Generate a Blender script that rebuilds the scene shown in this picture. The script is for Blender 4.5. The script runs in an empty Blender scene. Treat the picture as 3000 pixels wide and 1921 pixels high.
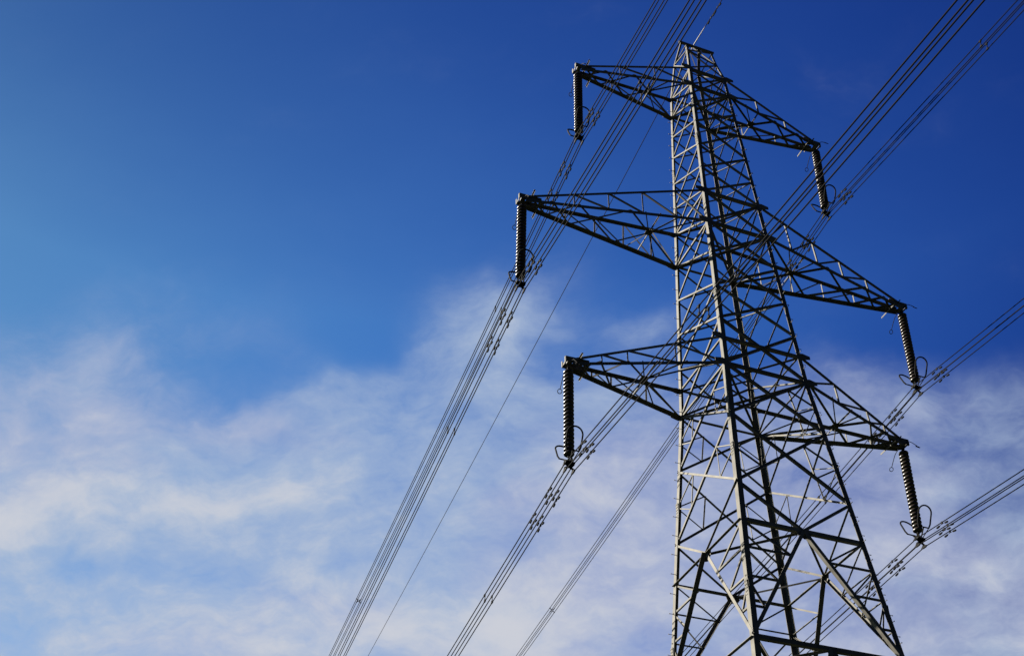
import bpy, math, random
from mathutils import Vector as V, Matrix
R = math.radians
rng = random.Random(7)
sc = bpy.context.scene
C = sc.collection

# ------------------------------------------------------------------ camera
cam = bpy.data.cameras.new('camera'); co = bpy.data.objects.new('camera', cam); C.objects.link(co)
AZ, EL, RO = 0.3486805, 0.5493138, -0.0027603
f = V((math.sin(AZ)*math.cos(EL), math.cos(AZ)*math.cos(EL), math.sin(EL)))
r = V((math.cos(AZ), -math.sin(AZ), 0)); u = r.cross(f)
rt = math.cos(RO)*r + math.sin(RO)*u; up = -math.sin(RO)*r + math.cos(RO)*u
m = Matrix((rt, up, -f)).transposed().to_4x4(); m.translation = V((-20.3916, -28.9170, 1.6))
co.matrix_world = m
cam.sensor_width = 36; cam.lens = 3310.81/3000*36
cam.shift_x = 28.06/3000; cam.shift_y = 660.07/3000
cam.clip_start = .1; cam.clip_end = 6000
sc.camera = co
sc.render.resolution_x, sc.render.resolution_y = 1024, 655

# ------------------------------------------------------------------ light and sky
SUN_AZ, SUN_EL = R(-50), R(30)            # azimuth measured from +Y towards +X
sv = V((math.sin(SUN_AZ)*math.cos(SUN_EL), math.cos(SUN_AZ)*math.cos(SUN_EL), math.sin(SUN_EL)))
sl = bpy.data.lights.new('sun', 'SUN'); sl.energy = 5.0; sl.angle = R(.5); sl.color = (1, .93, .8)
so = bpy.data.objects.new('sun', sl); C.objects.link(so)
so.rotation_euler = sv.to_track_quat('Z', 'Y').to_euler(); so.location = sv*100
sc.view_settings.view_transform = 'Standard'; sc.view_settings.look = 'None'
EXPO = 3.0
sc.view_settings.exposure = EXPO; sc.view_settings.gamma = 1

w = bpy.data.worlds.new('World'); sc.world = w; w.use_nodes = True
nt = w.node_tree; nt.nodes.clear()
def N(t, **k):
    n = nt.nodes.new(t)
    for a, b in k.items(): setattr(n, a, b)
    return n
def L(a, b): nt.links.new(a, b)
def put(i, s):
    if hasattr(s, 'is_output'): L(s, i)
    else: i.default_value = s
def M(op, *a, clamp=False):
    n = N('ShaderNodeMath', operation=op, use_clamp=clamp)
    for i, s in enumerate(a): put(n.inputs[i], s)
    return n.outputs[0]
def SS(x, a, b):                          # smoothstep a..b
    n = N('ShaderNodeMapRange', interpolation_type='SMOOTHSTEP')
    put(n.inputs[0], x); n.inputs[1].default_value = a; n.inputs[2].default_value = b
    return n.outputs[0]
def mixc(fac, a, b, blend='MIX'):
    n = N('ShaderNodeMix', data_type='RGBA', blend_type=blend)
    put(n.inputs[0], fac); put(n.inputs[6], a); put(n.inputs[7], b)
    return n.outputs[2]
tc = N('ShaderNodeTexCoord')
sky = N('ShaderNodeTexSky', sky_type='NISHITA', sun_disc=False)
sky.sun_elevation = SUN_EL; sky.sun_rotation = SUN_AZ; sky.altitude = 0
sky.air_density = 1.0; sky.dust_density = .4; sky.ozone_density = 2.5
# world-fixed directions of the part of the sky that holds the cloud bank: azimuth and tangent of elevation
sep = N('ShaderNodeSeparateXYZ'); L(tc.outputs['Generated'], sep.inputs[0])
def dot(v):
    n = N('ShaderNodeVectorMath', operation='DOT_PRODUCT'); L(tc.outputs['Generated'], n.inputs[0]); n.inputs[1].default_value = v
    return n.outputs['Value']
E0 = EL
cf = (math.sin(AZ)*math.cos(E0), math.cos(AZ)*math.cos(E0), math.sin(E0))
cu = (-math.sin(AZ)*math.sin(E0), -math.cos(AZ)*math.sin(E0), math.cos(E0))
df = M('MAXIMUM', dot(cf), .08)
# a = degrees-like coordinate to the right, b = upwards, 1 unit = 1000 px of a 3000 px wide picture of that sky
a = M('MULTIPLY', M('DIVIDE', dot(tuple(r)), df), 3.3108)
b = M('MULTIPLY', M('DIVIDE', dot(cu), df), 3.3108)
a = M('ADD', a, 1.472); b = M('SUBTRACT', 1.6206, b)      # left to right 0..3, top to bottom 0..1.92 in the cloud bank
comb = N('ShaderNodeCombineXYZ'); L(a, comb.inputs[0]); L(b, comb.inputs[1]); P0 = comb.outputs[0]
def noise(scale, detail=6, rough=.55, dist=0, off=(0, 0, 0), sx=1, sy=1, rot=0, col=False, src=None):
    mp = N('ShaderNodeMapping'); L(src or P0, mp.inputs[0]); mp.inputs['Location'].default_value = off
    mp.inputs['Scale'].default_value = (sx, sy, 1); mp.inputs['Rotation'].default_value = (0, 0, rot)
    n = N('ShaderNodeTexNoise'); L(mp.outputs[0], n.inputs['Vector']); n.inputs['Scale'].default_value = scale
    n.inputs['Detail'].default_value = detail; n.inputs['Roughness'].default_value = rough; n.inputs['Distortion'].default_value = dist
    return n.outputs['Color' if col else 'Fac']
# domain warp
wn = noise(2.2, 4, .55, off=(3.1, 7.7, 0), col=True)
vs = N('ShaderNodeVectorMath', operation='SUBTRACT'); L(wn, vs.inputs[0]); vs.inputs[1].default_value = (.5, .5, .5)
vm = N('ShaderNodeVectorMath', operation='SCALE'); L(vs.outputs[0], vm.inputs[0]); vm.inputs[3].default_value = .24
va = N('ShaderNodeVectorMath', operation='ADD'); L(P0, va.inputs[0]); L(vm.outputs[0], va.inputs[1]); PW = va.outputs[0]
spw = N('ShaderNodeSeparateXYZ'); L(PW, spw.inputs[0]); wa, wb = spw.outputs[0], spw.outputs[1]
def blob(x, y, rx, ry, amp, rot=0):
    c, s = math.cos(R(rot)), math.sin(R(rot))
    dx = M('SUBTRACT', wa, x); dy = M('SUBTRACT', wb, y)
    p = M('MULTIPLY_ADD', dx, c/rx, M('MULTIPLY', dy, s/rx)); q = M('MULTIPLY_ADD', dy, c/ry, M('MULTIPLY', dx, -s/ry))
    d = M('ADD', M('MULTIPLY', p, p), M('MULTIPLY', q, q))
    return M('MULTIPLY', M('POWER', 2.71828, M('MULTIPLY', d, -1.0)), amp)
BLOBS = [  # x, y, rx, ry, amount, tilt   (thicker and thinner parts of the bank)
 (.10, 1.14, .26, .12, .12, 0), (.28, 1.12, .09, .13, .22, -20), (.12, 1.47, .24, .06, .34, -10), (.03, 1.54, .10, .10, .18, 0), (.42, 1.30, .25, .07, .14, -20),
 (.80, 1.44, .24, .06, .30, -10), (.46, 1.46, .20, .06, .16, 5), (.35, 1.60, .07, .06, .24, -30), (.20, 1.63, .24, .05, -.14, 8), (.50, 1.62, .14, .08, -.08, 0),
 (.72, 1.09, .22, .08, -.26, 8), (1.00, 1.12, .14, .07, .14, 0), (1.20, 1.10, .12, .06, -.20, -20), (1.06, .98, .20, .08, -.24, 0), (1.24, 1.02, .10, .10, .16, -30), (1.40, .91, .15, .15, .42, -15), (1.58, .88, .09, .18, .30, 35),
 (1.62, 1.12, .22, .16, .10, 0), (1.90, .95, .14, .06, .30, -15), (1.72, 1.02, .1, .07, -.15, 0), (1.15, 1.84, .60, .12, .22, -6), (.60, 1.86, .5, .10, .06, 0), (.15, 1.88, .25, .1, .12, 0), (1.45, 1.84, .3, .12, .18, -15),
 (1.76, 1.72, .34, .18, .10, -25), (1.15, 1.50, .30, .08, .10, -10), (1.45, 1.30, .30, .08, -.04, 0), (2.50, 1.00, .40, .10, -.16, 0), (2.90, .98, .34, .12, -.20, 0), (2.80, 1.15, .3, .08, .06, 10), (2.75, 1.30, .35, .09, -.10, 0), (2.60, 1.36, .50, .20, -.05, 0), (2.82, 1.66, .28, .10, .08, -8),
 (2.60, 1.44, .30, .07, -.10, -10), (2.95, 1.47, .16, .12, -.20, -30), (2.15, 1.00, .12, .2, -.26, 0), (2.05, 1.35, .25, .12, .02, 0), (2.8, 1.88, .4, .1, .06, 0)]
dens = M('MULTIPLY', SS(wb, .72, 1.44), .72)
for bl in BLOBS: dens = M('ADD', dens, blob(*bl))
n1 = noise(2.6, 9, .56, 0, off=(1.3, .4, 0), sx=.85, sy=1.35, rot=R(16), src=PW)
n2 = noise(7.5, 8, .6, 0, off=(4.3, 2.4, 0), sx=.8, sy=1.3, rot=R(24), src=PW)
gate = SS(M('ADD', dens, M('MULTIPLY', M('SUBTRACT', n1, .5), .6)), -.15, .60)
n3 = noise(5.0, 11, .66, 0, off=(7.3, 5.4, 0), sx=.65, sy=1.4, rot=R(28), src=PW)     # fine torn streaks
dens = M('ADD', dens, M('MULTIPLY', M('ADD', M('MULTIPLY', M('SUBTRACT', n3, .5), .74), M('ADD', M('MULTIPLY', M('SUBTRACT', n1, .5), .75), M('MULTIPLY', M('SUBTRACT', n2, .5), .62))), gate))
front = SS(dot(cf), .15, .5)
thin = M('MULTIPLY', SS(noise(1.5, 8, .58, 0, off=(9, 2, 0), sx=.7, sy=1.3, rot=R(30)), .35, .85), .45)
cov = M('MULTIPLY', SS(dens, -.02, 1.05), .96)
cov = M('MULTIPLY', cov, front, clamp=True)
# colour of the cloud itself: bluish where thin, near white / faint lilac where thick
lil = SS(noise(1.1, 5, .55, off=(6, 1, 0), sx=.8, sy=1.3), .42, .60)
ccol = mixc(lil, (.41, .505, .67, 1), (.445, .495, .655, 1))
ccol = mixc(SS(dens, .68, 1.25), ccol, (.62, .635, .69, 1))
# clear sky: the sky model, with more haze towards the sun and the horizon and less away from them
SKY = .05
cs = M('MINIMUM', M('MAXIMUM', dot(tuple(sv)), -.3), .9); zz_ = M('MINIMUM', M('MAXIMUM', sep.outputs[2], .68), .9)
gains = []
for k0, k1, k2, k3 in ((0.995, 5.407, -5.372, -3.479), (1.539, 4.777, -4.615, -3.376), (1.200, 3.078, -2.195, -2.890)):
    e = M('ADD', M('MULTIPLY', M('ADD', M('MULTIPLY', cs, k3), k1), cs), M('MULTIPLY_ADD', zz_, k2, k0))
    gains.append(M('MULTIPLY', M('POWER', 2.71828, e), .1/(SKY*2**EXPO)))
cg = N('ShaderNodeCombineXYZ')
for i in range(3): L(gains[i], cg.inputs[i])
clear = mixc(1.0, sky.outputs[0], cg.outputs[0], 'MULTIPLY')
clear = mixc(M('MULTIPLY', thin, .30), clear, mixc(1.0, clear, (2.0, 1.6, 1.25, 1), 'MULTIPLY'))   # faint high veil
kc = 1/(SKY*2**EXPO)
ccol = mixc(1.0, ccol, (kc, kc, kc, 1), 'MULTIPLY')
fin = mixc(cov, clear, ccol)
bg = N('ShaderNodeBackground'); L(fin, bg.inputs[0]); bg.inputs[1].default_value = SKY
ow = N('ShaderNodeOutputWorld'); L(bg.outputs[0], ow.inputs[0])

# ------------------------------------------------------------------ materials
def mat(name, col, rough=.5, metal=0, spec=.5, var=.25, vscale=3.0, bump=0, coat=0, vary=0):
    mt = bpy.data.materials.new(name); mt.use_nodes = True
    t = mt.node_tree; b = t.nodes['Principled BSDF']
    g = t.nodes.new('ShaderNodeTexCoord'); n = t.nodes.new('ShaderNodeTexNoise'); n.inputs['Scale'].default_value = vscale
    n.inputs['Detail'].default_value = 8; n.inputs['Roughness'].default_value = .65
    t.links.new(g.outputs['Object'], n.inputs['Vector'])
    rp = t.nodes.new('ShaderNodeValToRGB'); t.links.new(n.outputs['Fac'], rp.inputs[0])
    rp.color_ramp.elements[0].position = .32; rp.color_ramp.elements[1].position = .7
    rp.color_ramp.elements[0].color = tuple(c*(1-var) for c in col)+(1,); rp.color_ramp.elements[1].color = tuple(min(1, c*(1+var)) for c in col)+(1,)
    out = rp.outputs[0]
    if vary:                                  # every bar of the tower has weathered a little differently
        oi = t.nodes.new('ShaderNodeObjectInfo'); mr = t.nodes.new('ShaderNodeMapRange'); t.links.new(oi.outputs['Random'], mr.inputs[0])
        mr.inputs[3].default_value = 1-vary; mr.inputs[4].default_value = 1+vary*.6
        mx = t.nodes.new('ShaderNodeMix'); mx.data_type = 'RGBA'; mx.blend_type = 'MULTIPLY'; mx.inputs[0].default_value = 1
        t.links.new(out, mx.inputs[6]); t.links.new(mr.outputs[0], mx.inputs[7]); out = mx.outputs[2]
    t.links.new(out, b.inputs['Base Color'])
    b.inputs['Roughness'].default_value = rough; b.inputs['Metallic'].default_value = metal
    b.inputs['Specular IOR Level'].default_value = spec
    if coat: b.inputs['Coat Weight'].default_value = coat; b.inputs['Coat Roughness'].default_value = .1
    if bump:
        bp = t.nodes.new('ShaderNodeBump'); bp.inputs['Strength'].default_value = bump; t.links.new(n.outputs['Fac'], bp.inputs['Height']); t.links.new(bp.outputs[0], b.inputs['Normal'])
    return mt
STEEL = mat('weathered_galvanised_steel', (.045, .0425, .0365), .7, 0, .05, .32, 2.2, vary=.28)
DARKSTEEL = mat('dull_fitting_steel', (.003, .003, .003), .8, 0, .03, .3, 9)
PORC = mat('brown_glazed_porcelain', (.013, .0098, .0075), .34, 0, .17, .35, 5)
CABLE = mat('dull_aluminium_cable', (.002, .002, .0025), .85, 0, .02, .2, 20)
GRASS = mat('pasture_grass', (.013, .018, .007), .9, 0, .1, .5, .6, .4)
CONC = mat('footing_concrete', (.32, .31, .29), .9, 0, .2, .2, 4, .2)

# ------------------------------------------------------------------ mesh helpers
class MB:
    def __init__(s): s.v = []; s.f = []
    def add(s, vs, fs):
        o = len(s.v); s.v += [tuple(x) for x in vs]; s.f += [tuple(i+o for i in q) for q in fs]
    def box(s, c, ex, ey, ez):                # centre and three half-extent vectors
        c = V(c); vs = [c+i*V(ex)+j*V(ey)+k*V(ez) for k in (-1, 1) for j in (-1, 1) for i in (-1, 1)]
        s.add(vs, [(0, 2, 3, 1), (4, 5, 7, 6), (0, 1, 5, 4), (2, 6, 7, 3), (0, 4, 6, 2), (1, 3, 7, 5)])
    def angle(s, P, Q, fu, fv, wu, wv, t=.012):  # rolled steel angle: corner line P-Q, flanges along fu and fv
        P, Q, fu, fv = V(P), V(Q), V(fu), V(fv)
        sec = [fu*0, fu*wu, fu*wu+fv*t, fu*t+fv*t, fu*t+fv*wv, fv*wv]
        vs = [P+x for x in sec]+[Q+x for x in sec]; n = 6
        flip = fu.cross(fv).dot(Q-P) < 0
        fs = [(i, (i+1) % n, n+(i+1) % n, n+i) for i in range(n)]+[(0, 3, 2, 1), (0, 5, 4, 3), (6, 7, 8, 9), (6, 9, 10, 11)]
        if flip: fs = [q[::-1] for q in fs]
        s.add(vs, fs)
    def tube(s, pts, rad, n=6, cap=True, closed=False):
        pts = [V(p) for p in pts]; k = len(pts); o = len(s.v); prev = None
        for i, p in enumerate(pts):
            if closed: d = pts[(i+1) % k]-pts[i-1]
            else: d = pts[min(i+1, k-1)]-pts[max(i-1, 0)]
            d.normalize()
            if prev is None: e = d.orthogonal().normalized()
            else: e = (prev-d*prev.dot(d)).normalized()
            prev = e; g = d.cross(e); rr = rad[i] if isinstance(rad, (list, tuple)) else rad
            for j in range(n):
                an = 2*math.pi*j/n; s.v.append(tuple(p+rr*(math.cos(an)*e+math.sin(an)*g)))
        for i in range(k if closed else k-1):
            i2 = (i+1) % k
            for j in range(n): s.f.append((o+i*n+j, o+i*n+(j+1) % n, o+i2*n+(j+1) % n, o+i2*n+j))
        if cap and not closed:
            s.f.append(tuple(o+j for j in range(n))[::-1]); s.f.append(tuple(o+(k-1)*n+j for j in range(n)))
    def lathe(s, prof, n=20, z0=0):           # profile of (radius, z)
        o = len(s.v); k = len(prof)
        for (rr, z) in prof:
            for j in range(n):
                an = 2*math.pi*j/n; s.v.append((rr*math.cos(an), rr*math.sin(an), z+z0))
        for i in range(k-1):
            for j in range(n): s.f.append((o+i*n+j, o+i*n+(j+1) % n, o+(i+1)*n+(j+1) % n, o+(i+1)*n+j))
        s.f.append(tuple(o+j for j in range(n))[::-1]); s.f.append(tuple(o+(k-1)*n+j for j in range(n)))
    def prism(s, poly, c, e1, e2, h):         # flat plate: 2-D outline poly in the plane e1,e2, thickness vector h
        c, e1, e2, h = V(c), V(e1), V(e2), V(h); n = len(poly)
        vs = [c+x*e1+y*e2-h*.5 for x, y in poly]+[c+x*e1+y*e2+h*.5 for x, y in poly]
        fs = [tuple(range(n))[::-1], tuple(range(n, 2*n))]+[(i, (i+1) % n, n+(i+1) % n, n+i) for i in range(n)]
        if e1.cross(e2).dot(h) < 0: fs = [q[::-1] for q in fs]
        s.add(vs, fs)
    def build(s, name, mt, parent=None, smooth=False):
        me = bpy.data.meshes.new(name); me.from_pydata(s.v, [], s.f); me.materials.append(mt)
        if smooth: me.polygons.foreach_set('use_smooth', [True]*len(me.polygons))
        me.update()
        o = bpy.data.objects.new(name, me); C.objects.link(o)
        if parent: o.parent = parent
        return o
def tag(o, label, cat, group=None, kind=None):
    o['label'] = label; o['category'] = cat
    if group: o['group'] = group
    if kind: o['kind'] = kind
    return o
def empty(name, loc=(0, 0, 0)):
    o = bpy.data.objects.new(name, None); C.objects.link(o); o.location = loc; o.empty_display_size = .5
    return o

# ------------------------------------------------------------------ ground
g = MB()
rings = [0, 15, 40, 90, 200, 450, 1000, 2500]; nseg = 48; g.v.append((0, 0, 0))
for rr in rings[1:]:
    for j in range(nseg):
        an = 2*math.pi*j/nseg
        g.v.append((rr*math.cos(an), rr*math.sin(an), 0.0 if rr < 60 else rng.uniform(-.004, .004)*rr*.5))
for j in range(nseg): g.f.append((0, 1+j, 1+(j+1) % nseg))
for i in range(len(rings)-2):
    for j in range(nseg):
        p0 = 1+i*nseg; p1 = p0+nseg; g.f.append((p0+j, p1+j, p1+(j+1) % nseg, p0+(j+1) % nseg))
go = g.build('ground', GRASS); go['kind'] = 'structure'

# ------------------------------------------------------------------ transmission tower
T1, T2, M1, M2, L1, L2 = 48.15, 46.87, 39.30, 37.38, 30.72, 29.40
def interp(z, xs, ys):
    for i in range(len(xs)-1):
        if z <= xs[i+1] or i == len(xs)-2:
            q = (z-xs[i])/(xs[i+1]-xs[i]); return ys[i]+q*(ys[i+1]-ys[i])
def W(z): return interp(z, [0, 29.40, 38.35, 48.15], [4.24, 1.785, 1.387, .956])
SG = {'A': (-1, 1), 'B': (-1, -1), 'C': (1, 1), 'D': (1, -1)}     # A, B on the lit left face, B, D on the near face
def LP(k, z): s = SG[k]; return V((s[0]*W(z), s[1]*W(z), z))
FACES = [('A', 'B', V((-1, 0, 0))), ('B', 'D', V((0, -1, 0))), ('C', 'D', V((1, 0, 0))), ('A', 'C', V((0, 1, 0)))]
tower = empty('transmission_tower')
tag(tower, 'tall grey steel lattice pylon with three pairs of crossarms carrying all the cables', 'pylon')
def bar(name, P, Q, n, wd, parent=tower, off=0.0, t=.01, flip=False, mt=STEEL, out=False):
    """angle bar from P to Q lying against the plane whose outward normal is n"""
    P, Q, n = V(P), V(Q), V(n).normalized(); d = (Q-P).normalized(); uu = n.cross(d).normalized()
    if uu.z > 0: uu = -uu                                 # outstanding leg on the lower edge
    if flip: uu = -uu
    mb = MB(); o = n*off
    mb.angle(P+o+uu*wd*.5, Q+o+uu*wd*.5, -uu, n if out else -n, wd, wd, t)
    return mb.build(name, mt, parent)

# peak: ridge beam along X a little towards the camera side, legs converge on it
RZ, RY = 50.80, -.385
ridge = lambda x: V((x, RY, RZ))
PEAK = {'A': [V((-1.00, .24, 49.78)), ridge(-.87)], 'B': [V((-.885, -.885, 49.6)), ridge(-.57)],
        'C': [V((.43, .33, 49.78)), ridge(.17)], 'D': [V((.74, -.80, 49.25)), ridge(.85)]}
for k, s in SG.items():
    mb = MB(); fu, fv = V((-s[0], 0, 0)), V((0, -s[1], 0))
    zs = [0, 8.7, 17.42, 23.65, 29.40, 39.30, 48.15]
    for i in range(len(zs)-1):
        wd = .205 if zs[i] < 29 else (.185 if zs[i] < 39 else .155)
        mb.angle(LP(k, zs[i]), LP(k, zs[i+1]), fu, fv, wd, wd, .02)
    pts = [LP(k, 48.15)]+PEAK[k]
    for i in range(2): mb.angle(pts[i], pts[i+1], fu, fv, .11, .11, .012)
    # splice plates, and step bolts on the two climbing legs
    for z in (19.2, 25.1, 33.0, 42.9):
        p = LP(k, z); mb.box(p+fu*.1+fv*-.008, fu*.08, fv*.006, V((0, 0, .30))); mb.box(p+fv*.1+fu*-.008, fv*.08, fu*.006, V((0, 0, .30)))
        for j in range(5):
            for q in (.06, .13): mb.box(p+fv*q-fu*.024+V((0, 0, -.24+.12*j)), fu*.01, fv*.012, V((0, 0, .012)))
    if k in 'AD':
        z = 6.0; i = 0
        while z < 47.8:
            p = LP(k, z)
            d = V((s[0], 0, 0)) if i % 2 else V((0, s[1], 0)); q = fv*.1 if i % 2 else fu*.1
            mb.tube([p+q, p+q+d*.17], .011, 5); mb.tube([p+q+d*.165, p+q+d*.185], .02, 5)
            z += .40; i += 1
    mb.build('leg', STEEL, tower)
    mb = MB(); b0 = LP(k, 0); mb.lathe([(.75, -.3), (.75, .12), (.45, .16), (.45, .5), (.40, .54)], 20)
    fo = mb.build('foundation', CONC, tower, False); fo.location = b0-fu*.02+V((0, 0, 0))

# X panels of the body
ZX = [T2, 45.50, 44.10, 42.40, 40.86, M1, M2, 35.46, 33.58, 31.76, L2, 26.85, 23.65]
for (p, q, n) in FACES:
    kx = .8 if n.x else 1.0; near = n.x < 0
    for i in range(len(ZX)-1):
        wd = (.075 if i < 5 else (.085 if i < 9 else .10))*kx
        bar('diagonal_brace', LP(p, ZX[i]), LP(q, ZX[i+1]), n, wd, off=.003)
        bar('diagonal_brace', LP(p, ZX[i+1]), LP(q, ZX[i]), n, wd, off=-.022)
    for z in (T1, T2, M1, M2, L1, L2):
        bar('horizontal_strut', LP(p, z), LP(q, z), n, .075 if n.x else .12, off=-.036)
    # crossing of the short panel at the top arm
    bar('peak_brace', LP(p, T1), LP(q, T2), n, .06, off=.004); bar('peak_brace', LP(p, T2), LP(q, T1), n, .06, off=-.02)
    # light redundant bars of the two large X panels
    for (zt, zb) in ((L2, 26.85), (26.85, 23.65)):
        zm = (zt+zb)/2
        for (x, y) in ((p, q), (q, p)):
            Nn = LP(x, zm); A1 = LP(x, zt).lerp(LP(y, zb), .26); A2 = LP(x, zb).lerp(LP(y, zt), .28)
            bar('redundant_brace', Nn, A1, n, .05*kx, off=-.034); bar('redundant_brace', Nn, A2, n, .05*kx, off=-.034); bar('redundant_brace', A1, A2, n, .045*kx, off=-.046)
    # K panel: inverted V from the middle of the strut at 22.0 to the legs at 17.42
    ZK, ZL = 22.0, 17.42
    mid = (LP(p, ZK)+LP(q, ZK))*.5; midl = (LP(p, ZL)+LP(q, ZL))*.5
    bar('main_strut', LP(p, ZK), LP(q, ZK), n, .14*kx, off=-.03, out=near); bar('main_strut', LP(p, ZL), LP(q, ZL), n, .15*kx, off=-.03, out=near)
    for x in (p, q):
        bar('k_brace', LP(x, 23.65), mid, n, .10*kx, off=-.015, out=near and x == q)
        bar('k_brace', mid, LP(x, ZL), n, .135 if not n.x else (.19 if x == p else .12), off=.004, t=.014, out=near and x == p)
        bar('k_brace', midl, LP(x, 8.7), n, .17, off=.004, t=.014)
        bar('k_brace', LP(x, 8.7), (LP(p, .5)+LP(q, .5))*.5*.0+LP(p if x == q else q, .6), n, .15, off=.004 if x == p else -.02)
        kd = lambda z: mid.lerp(LP(x, ZL), (ZK-z)/(ZK-ZL))
        zz = [ZK, 20.86, 19.70, 18.55]
        for i in range(1, 4):
            bar('redundant_brace', LP(x, zz[i]), kd(zz[i]), n, .065, off=-.03)
            bar('redundant_brace', LP(x, zz[i-1]), kd(zz[i]), n, .06, off=-.044)
    # gussets on the K node
    mb = MB(); e1 = n.cross(V((0, 0, 1))); mb.prism([(-.32, .05), (.32, .05), (.24, -.22), (0, -.34), (-.24, -.22)], mid-n*.04, e1, V((0, 0, 1)), n*.012)
    mb.build('gusset_plate', STEEL, tower)
    bar('main_strut', LP(p, 8.7), LP(q, 8.7), n, .15, off=-.03)
# plan bracing
for z in (T2, M2, L2, 17.42):
    bar('plan_brace', LP('A', z-.03), LP('D', z-.03), V((0, 0, 1)), .08); bar('plan_brace', LP('B', z-.05), LP('C', z-.05), V((0, 0, 1)), .08)
for z in (T1, M1, L1):
    bar('plan_brace', LP('A', z-.03), LP('D', z-.03), V((0, 0, 1)), .06)
mids = {pq: (LP(pq[0], 17.40)+LP(pq[1], 17.40))*.5 for pq in ('AB', 'BD', 'CD', 'AC')}
bar('plan_brace', LP('B', 17.36).lerp(LP('A', 17.36), .36), LP('B', 17.36).lerp(LP('D', 17.36), .76), V((0, 0, 1)), .11)
for x, y in (('AB', 'BD'), ('BD', 'CD'), ('CD', 'AC'), ('AC', 'AB')):
    bar('plan_brace', mids[x], mids[y], V((0, 0, 1)), .08)
m22 = {pq: (LP(pq[0], 21.96)+LP(pq[1], 21.96))*.5 for pq in ('AB', 'BD', 'CD', 'AC')}
for x, y in (('AB', 'BD'), ('BD', 'CD'), ('CD', 'AC'), ('AC', 'AB')):
    bar('plan_brace', m22[x], m22[y], V((0, 0, 1)), .07)
# peak bars
mb = MB(); mb.box(V((0, RY, RZ+.03)), V((.93, 0, 0)), V((0, .05, 0)), V((0, 0, .05)))
mb.angle(ridge(-.95)+V((0, -.06, .06)), ridge(.93)+V((0, -.06, .06)), V((0, 1, 0)), V((0, 0, -1)), .12, .12, .01)
mb.build('ridge_beam', STEEL, tower)
pn = {k: PEAK[k][0] for k in 'ABCD'}
for a_, b_, n in ((pn['A'], pn['B'], (-1, 0, 0)), (pn['B'], pn['D'], (0, -1, 0)), (pn['C'], pn['D'], (1, 0, 0)), (pn['A'], pn['C'], (0, 1, 0)),
                  (pn['B'], LP('D', T1), (0, -1, 0)), (pn['D'], LP('B', T1), (0, -1, 0)), (pn['A'], LP('B', T1), (-1, 0, 0)), (pn['B'], LP('A', T1), (-1, 0, 0)),
                  (pn['C'], LP('D', T1), (1, 0, 0)), (pn['D'], LP('C', T1), (1, 0, 0)), (pn['B'], ridge(.85), (0, -1, 0)), (pn['D'], ridge(-.2), (0, -1, 0)), (pn['C'], ridge(.85), (0, 1, 0)),
                  (pn['A'], ridge(-.57), (-1, 0, 0)), (pn['B'], ridge(-.35), (0, -1, 0)), (pn['C'], ridge(-.5), (0, 1, 0)), (pn['C'], LP('A', T1), (0, 1, 0)), (pn['A'], LP('C', T1), (0, 1, 0))):
    bar('peak_brace', a_, b_, V(n), .05)

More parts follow.
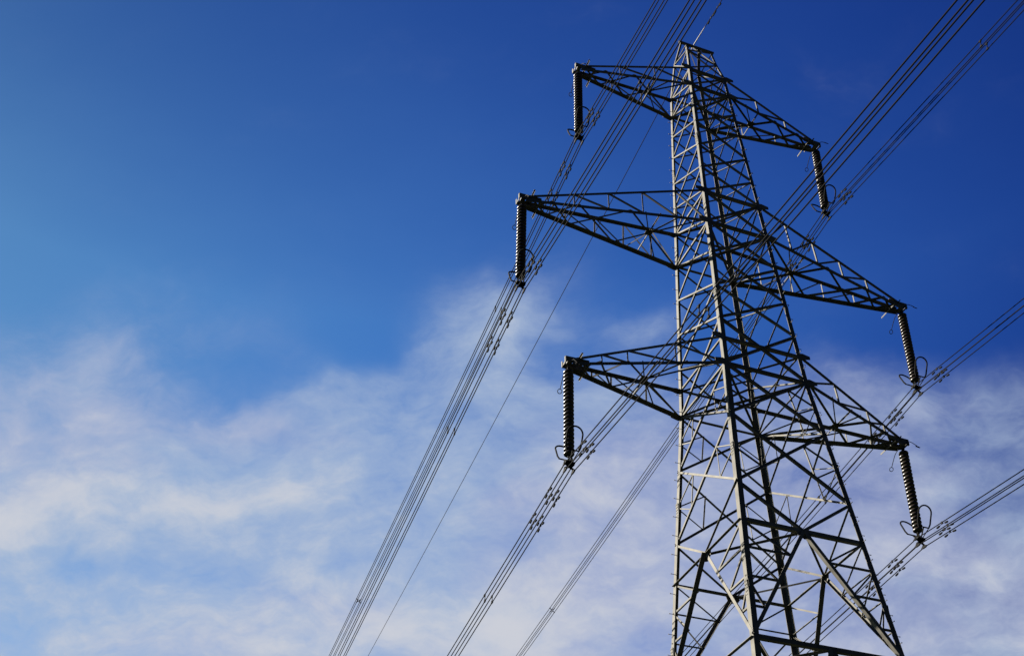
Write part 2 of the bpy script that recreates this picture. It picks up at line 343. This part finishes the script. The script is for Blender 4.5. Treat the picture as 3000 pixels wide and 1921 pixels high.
# crossarms
ARMS = {'T': (T1, T2, 6.20, 46.70, [.33, .65], [0, .52, .78]),
        'M': (M1, M2, 9.00, 37.10, [.17, .36, .55, .74], [0, .43, .715, .86]),
        'L': (L1, L2, 7.287, 29.13, [.32, .64, .81], [0, .64, .82])}
TIP = {}
for ak, (zt, zb, aa, za, posts, stn) in ARMS.items():
    for sx in (-1, 1):
        X = V((sx, 0, 0)); TIP[ak, sx] = V((sx*aa, 0, za))
        # the arm's own mesh is its tip: two channel plates, end plate and cross pieces
        mb = MB()
        for sy in (-1, 1):
            mb.prism([(-.75, .15), (.19, .12), (.19, -.11), (-.2, -.17), (-.75, -.15)], V((sx*aa, sy*.205, za+.02)), X, V((0, 0, 1)), V((0, .016, 0)))
        for sy in (-1, 1): mb.angle(V((sx*(aa+.20), sy*.196, za-.12)), V((sx*(aa+.20), sy*.196, za+.15)), V((0, -sy, 0)), -X, .09, .07, .01)
        mb.box(V((sx*(aa+.165), 0, za-.05)), V((.012, 0, 0)), V((0, .19, 0)), V((0, 0, .045)))
        for dx, y0, y1, zz in (((-.36, -.55, .64, .15), (-.66, -.44, .54, -.19)) if sx < 0 else ((-.30, -.36, .46, .10), (-.62, -.34, .62, -.19))):
            mb.angle(V((sx*(aa+dx), y0, za+zz)), V((sx*(aa+dx), y1, za+zz)), V((0, 0, -1)), X, .07, .06, .01)
        mb.box(V((sx*aa, 0, za-.02)), V((.09, 0, 0)), V((0, .2, 0)), V((0, 0, .05)))
        mb.tube([V((sx*aa, 0, za-.02)), V((sx*aa, 0, za-.22))], .035, 8)
        arm = mb.build('crossarm', STEEL, tower)
        top = {}; bot = {}
        for sy in (-1, 1):
            Pt, Qt = V((sx*W(zt), sy*W(zt), zt)), V((sx*(aa-.1), sy*.2, za+.11))
            Pb, Qb = V((sx*W(zb), sy*W(zb), zb)), V((sx*(aa-.1), sy*.2, za-.09))
            top[sy] = (Pt, Qt); bot[sy] = (Pb, Qb)
            ny = V((0, sy, 0))
            wt, wb = (.115, .135) if ak != 'T' else (.10, .12)
            mb = MB(); mb.angle(Pt, Qt, -ny, V((0, 0, -1)), wt, wt, .012); mb.build('chord', STEEL, arm)
            mb = MB(); mb.angle(Pb, Qb, -ny, V((0, 0, -1)), wb, wb, .014); mb.build('chord', STEEL, arm)
            t_ = lambda s, e=top[sy]: e[0].lerp(e[1], s)
            b_ = lambda s, e=bot[sy]: e[0].lerp(e[1], s)
            ss = [0]+posts
            for i, s in enumerate(ss):
                if i: bar('lattice_bar', t_(s), b_(s), ny, .055, arm, off=-.014)
                if i < len(ss)-1: bar('lattice_bar', b_(s), t_(ss[i+1]), ny, .06, arm, off=-.02)
            for P_ in (Pt, Pb):
                mb = MB(); mb.prism([(-.10, .09), (.08, .14), (.40, .07), (.40, -.08), (.08, -.17), (-.10, -.12)], P_-ny*-.006, X, V((0, 0, 1)), ny*.012)
                mb.build('gusset_plate', STEEL, tower)
        bn = lambda s: bot[-1][0].lerp(bot[-1][1], s); bf = lambda s: bot[1][0].lerp(bot[1][1], s)
        dz = V((0, 0, .03)); dz2 = V((0, 0, .045)); up_ = V((0, 0, 1))
        for i in range(len(stn)):
            s0 = stn[i]; s1 = stn[i+1] if i < len(stn)-1 else .97
            bar('lattice_bar', bn(s0)+dz, bf(s1)+dz, up_, .075, arm); bar('lattice_bar', bf(s0)+dz2, bn(s1)+dz2, up_, .075, arm)
            if i == 0:
                w0 = (bn(s0)-bf(s0)).length; w1 = (bn(s1)-bf(s1)).length; q = w0/(w0+w1)
                ctr = bn(s0).lerp(bf(s1), q)+dz2
                sc_ = s0+(s1-s0)*q
                for fn in (bn, bf):
                    bar('lattice_bar', ctr, fn(sc_)+dz2, up_, .05, arm); bar('lattice_bar', ctr, fn(sc_*.55)+dz2, up_, .045, arm)
                    if ak != 'T': bar('lattice_bar', ctr, fn(sc_+(s1-sc_)*.5)+dz2, up_, .045, arm)
                mb = MB(); mb.box(ctr, V((.16, 0, 0)), V((0, .14, 0)), V((0, 0, .006))); mb.build('joint_plate', STEEL, arm)

# ------------------------------------------------------------------ insulator strings
WORD = {'T': 'top', 'M': 'middle', 'L': 'lowest'}; SIDE = {-1: 'left', 1: 'right'}
IL = 4.421; SW = V((-.018, .0287, -1))
disc = MB(); pr = [(.035, .155), (.05, .15), (.055, .108), (.08, .104), (.115, .094), (.148, .074), (.170, .044), (.180, .012), (.179, -.014), (.170, -.030), (.155, -.026), (.146, .008), (.134, -.012), (.122, .016), (.098, 0), (.085, .03), (.03, .03), (.022, 0)]
disc.lathe([(rr*1.07, z) for rr, z in pr[::-1]], 24)
disc_me = None
def loop_pts(side):                           # racket shaped arcing ring rising outwards from the yoke
    e = V((0, side*.36, .93)).normalized(); o = V((0, side*.33, .34)); pts = []
    wv, hv = .29, .84
    for i in range(17):
        an = math.pi*i/16; pts.append(o+e*(hv-wv*.9)+V((math.cos(an)*wv, 0, 0))+e*(math.sin(an)*wv*.95))
    return [o+V((wv*.8, 0, 0))]+[o+e*.15+V((wv*.97, 0, 0))]+pts+[o+e*.15-V((wv*.97, 0, 0))]+[o-V((wv*.8, 0, 0))], o
BASE = {}
for (ak, sx), tip in TIP.items():
    rootz = empty('insulator_string', tip)
    rootz.rotation_euler = V((0, 0, 1)).rotation_difference(-SW).to_euler()
    tag(rootz, 'long string of %s insulator discs hanging from the tip of the %s %s crossarm' % ('dark backlit' if sx < 0 else 'glinting brown', WORD[ak], SIDE[sx]), 'insulator', 'insulator strings hanging from the crossarm tips')
    mb = MB(); mb.tube([(0, 0, -.2), (0, 0, -.36)], .03, 8); mb.box((0, 0, -.24), (.05, 0, 0), (0, .03, 0), (0, 0, .05)); mb.build('hanger', DARKSTEEL, rootz)
    nd = 22; z0 = -.46; st = .1715
    for i in range(nd):
        if disc_me is None:
            d = disc.build('insulator_disc', PORC, rootz, True); disc_me = d.data
        else:
            d = bpy.data.objects.new('insulator_disc', disc_me); C.objects.link(d); d.parent = rootz
        d.location = (0, 0, z0-i*st)
    zb = z0-nd*st+.1
    # upper arcing horns
    for sd in (-1, 1):
        mb = MB(); mb.tube([(0, sd*.05, -.18), (0, sd*.28, -.10), (0, sd*.46, -.17), (0, sd*.60, -.33), (0, sd*.80, -.60)], .014, 6)
        ex = V((0, sd*.6, -.8)).normalized()
        mb.tube([V((0, sd*.84, -.68))+.085*(math.cos(2*math.pi*j/16)*V((1, 0, 0))+math.sin(2*math.pi*j/16)*ex) for j in range(16)], .014, 6, closed=True)
        mb.build('arcing_horn', DARKSTEEL, rootz)
    yc = -IL-.195                               # centre of the four-cable bundle
    # yoke plate and links
    mb = MB(); h = .1525
    mb.tube([(0, 0, zb+.02), (0, 0, yc+.2)], .03, 8); mb.lathe([(.02, 0), (.06, .02), (.06, .09), (.02, .11)], 10, zb-.09)
    mb.prism([(-.2, .17), (0, .26), (.2, .17), (.2, .08), (.08, .0), (.19, -.08), (.19, -.16), (0, -.06), (-.19, -.16), (-.19, -.08), (-.08, 0), (-.2, .08)], (0, 0, yc+.04), (1, 0, 0), (0, 0, 1), (0, .03, 0))
    mb.build('yoke_plate', DARKSTEEL, rootz)
    for ix in (-1, 1):
        for iz in (-1, 1):
            mb = MB(); c = V((ix*h, 0, yc+iz*h))
            mb.prism([(-.17, .0), (-.08, -.045), (.08, -.045), (.17, 0), (.10, .03), (.04, .09), (-.04, .09), (-.10, .03)], c, (0, 1, 0), (0, 0, 1), (.055, 0, 0))
            mb.tube([c+V((0, 0, .05)), c+V((0, 0, .13))], .018, 6)
            mb.build('suspension_clamp', DARKSTEEL, rootz)
    for sd in (-1, 1):
        mb = MB(); pts, o = loop_pts(sd); ofs = V((0, 0, yc+.18)); pts = [p+ofs for p in pts]; o = o+ofs
        mb.tube(pts, .031, 7); mb.tube([pts[0], pts[-1]], .028, 6); mb.tube([o, V((0, sd*.06, yc+.12))], .026, 6)
        mb.tube([pts[0], V((.05, sd*.08, yc+.14))], .017, 6); mb.build('arcing_ring', DARKSTEEL, rootz)
    BASE[ak, sx] = tip+SW*IL+V((0, 0, -.195))

# ------------------------------------------------------------------ conductors
AZF, AZN = R(-.38304), R(1.64731); CF, CN = 1/1713.3, 1/1747.3
SLF = {('T', -1): .0855, ('M', -1): .0914, ('L', -1): .1033, ('T', 1): .1171, ('M', 1): .1307, ('L', 1): .0866}
SLN = {('T', -1): .0928, ('M', -1): .0842, ('L', -1): .0820, ('T', 1): .0970, ('M', 1): .0839, ('L', 1): .0772}
def wpt(key, t, off=V((0, 0, 0))):            # t > 0 the far span, t < 0 the near span
    if t >= 0: return BASE[key]+off+V((t*math.sin(AZF), t*math.cos(AZF), -SLF[key]*t+t*t*CF/2))
    t = -t; return BASE[key]+off+V((t*math.sin(AZN), -t*math.cos(AZN), -SLN[key]*t+t*t*CN/2))
def span_ts(n0=300.0):
    ts = []; x = 0.0
    while x < n0: ts.append(x); x += .5 if x < 4 else (2 if x < 40 else 6)
    return [-q for q in ts[:0:-1]]+ts
TS = span_ts()
H = .1525
damp = MB()                                    # damper, local axis along Y, cable at the origin
damp.box((0, 0, -.02), (.022, 0, 0), (0, .03, 0), (0, 0, .05))
damp.tube([(0, -.26, -.10), (0, -.1, -.075), (0, 0, -.07), (0, .1, -.075), (0, .26, -.10)], .009, 5)
for sd in (-1, 1): damp.tube([(0, sd*.13, -.085), (0, sd*.16, -.09), (0, sd*.27, -.105), (0, sd*.30, -.108)], [.02, .036, .04, .026], 8)
damp_me = None
for key in TIP:
    ak, sx = key
    for ix in (-1, 1):
        for iz in (-1, 1):
            off = V((ix*H, 0, iz*H)); mb = MB()
            mb.tube([wpt(key, t, off) for t in TS], .021, 6)
            cb = mb.build('conductor_cable', CABLE, None, True)
            pos = ('upper' if iz > 0 else 'lower')+(' outer' if ix*sx > 0 else ' inner')
            tag(cb, '%s thin dark cable of the four-cable bundle under the %s %s crossarm' % (pos, WORD[ak], SIDE[sx]), 'power line', 'conductor cables of the six bundles')
            for t in (1.5, 3.0, -1.45):
                t += .06*(ix+1)*.5+.04*(iz+1)*.5
                if damp_me is None: d = damp.build('vibration_damper', DARKSTEEL, cb); damp_me = d.data
                else: d = bpy.data.objects.new('vibration_damper', damp_me); C.objects.link(d); d.parent = cb
                p, p2 = wpt(key, t, off), wpt(key, t+.02*(1 if t > 0 else -1), off)
                dd = (p2-p).normalized()*(1 if t > 0 else -1)
                zz = (V((0, 0, 1))-dd*dd.z).normalized(); xx = dd.cross(zz)
                mm = Matrix((xx, dd, zz)).transposed().to_4x4(); mm.translation = p; d.matrix_local = mm
def spacer_frame(key, t):
    p, p2 = wpt(key, t), wpt(key, t+.02); dd = (p2-p).normalized(); zz = (V((0, 0, 1))-dd*dd.z).normalized(); xx = dd.cross(zz)
    mm = Matrix((xx, dd, zz)).transposed().to_4x4(); mm.translation = p; return mm
where = {('T', -1): 'top left', ('M', -1): 'middle left', ('L', -1): 'lowest left', ('T', 1): 'top right', ('M', 1): 'middle right', ('L', 1): 'lowest right'}
for key, t in ((('T', -1), 37.9), (('T', 1), 33.4)):
    mb = MB()
    ring = [V((.07*math.cos(2*math.pi*j/12), 0, .07*math.sin(2*math.pi*j/12))) for j in range(12)]
    mb.tube(ring, .024, 6, closed=True)
    for ix in (-1, 1):
        for iz in (-1, 1):
            mb.tube([(ix*.06, 0, iz*.06), (ix*.1, 0, iz*.085), (ix*H, 0, iz*H)], [.028, .024, .026], 6); mb.tube([(ix*H, -.045, iz*H), (ix*H, .045, iz*H)], .034, 8)
    o = mb.build('cable_spacer', DARKSTEEL); o.matrix_world = spacer_frame(key, t)
    tag(o, 'black cross shaped spacer on the far cables running from the %s crossarm' % where[key], 'spacer', 'cross shaped cable spacers')
for key, t, w_ in ((('T', -1), 10.1, 'below'), (('M', -1), 8.4, 'below'), (('L', -1), 8.3, 'below'), (('L', -1), -9.0, 'above'), (('T', 1), -10.0, 'above'), (('M', -1), -9.9, 'above'), (('M', 1), 7.3, 'below')):
    for ix in (-1, 1):
        mb = MB(); mb.tube([(ix*H, 0, -H), (ix*H+.012, 0, 0), (ix*H, 0, H)], [.022, .016, .022], 6)
        for iz in (-1, 1): mb.tube([(ix*H, -.055, iz*H), (ix*H, .055, iz*H)], .036, 8); mb.box((ix*H, 0, iz*(H-.04)), (.03, 0, 0), (0, .028, 0), (0, 0, .03))
        o = mb.build('twin_spacer', DARKSTEEL); mm = spacer_frame(key, t+.0); o.matrix_world = mm
        tag(o, '%s small dark bar clamped between two cables %s the %s insulator string' % ('outer' if ix*key[1] > 0 else 'inner', w_, where[key]), 'spacer', 'bar shaped cable spacers')
# earth wire over the peak
mb = MB(); eb = V((-.06, -.35, 51.13))
def ew(t):
    if t >= 0: return eb+V((t*math.sin(AZF), t*math.cos(AZF), -.083*t+t*t/4000))
    t = -t; return eb+V((t*math.sin(AZN), -t*math.cos(AZN), -.06*t+t*t/4000))
mb.tube([ew(t) for t in TS], .019, 6); e_o = mb.build('earth_wire', CABLE, None, True)
tag(e_o, 'single thin earth wire running over the peak of the pylon', 'power line')
EWROD = mat('bright_armour_rod', (.045, .045, .04), .5, 0, .15, .3, 9)
mb = MB(); mb.tube([ew(t) for t in (-1.25, -.9, -.5, -.1, .1, .5, .9)], [.016, .022, .026, .028, .028, .026, .016], 7); mb.build('armour_rod', EWROD, e_o, True)
for t in (-1.55, -2.15, 1.6, 2.2):
    d = bpy.data.objects.new('vibration_damper', damp_me); C.objects.link(d); d.parent = e_o
    p, p2 = ew(t), ew(t+.02); dd = (p2-p).normalized(); zz = (V((0, 0, 1))-dd*dd.z).normalized(); mm = Matrix((dd.cross(zz), dd, zz)).transposed().to_4x4(); mm.translation = p; d.matrix_local = mm
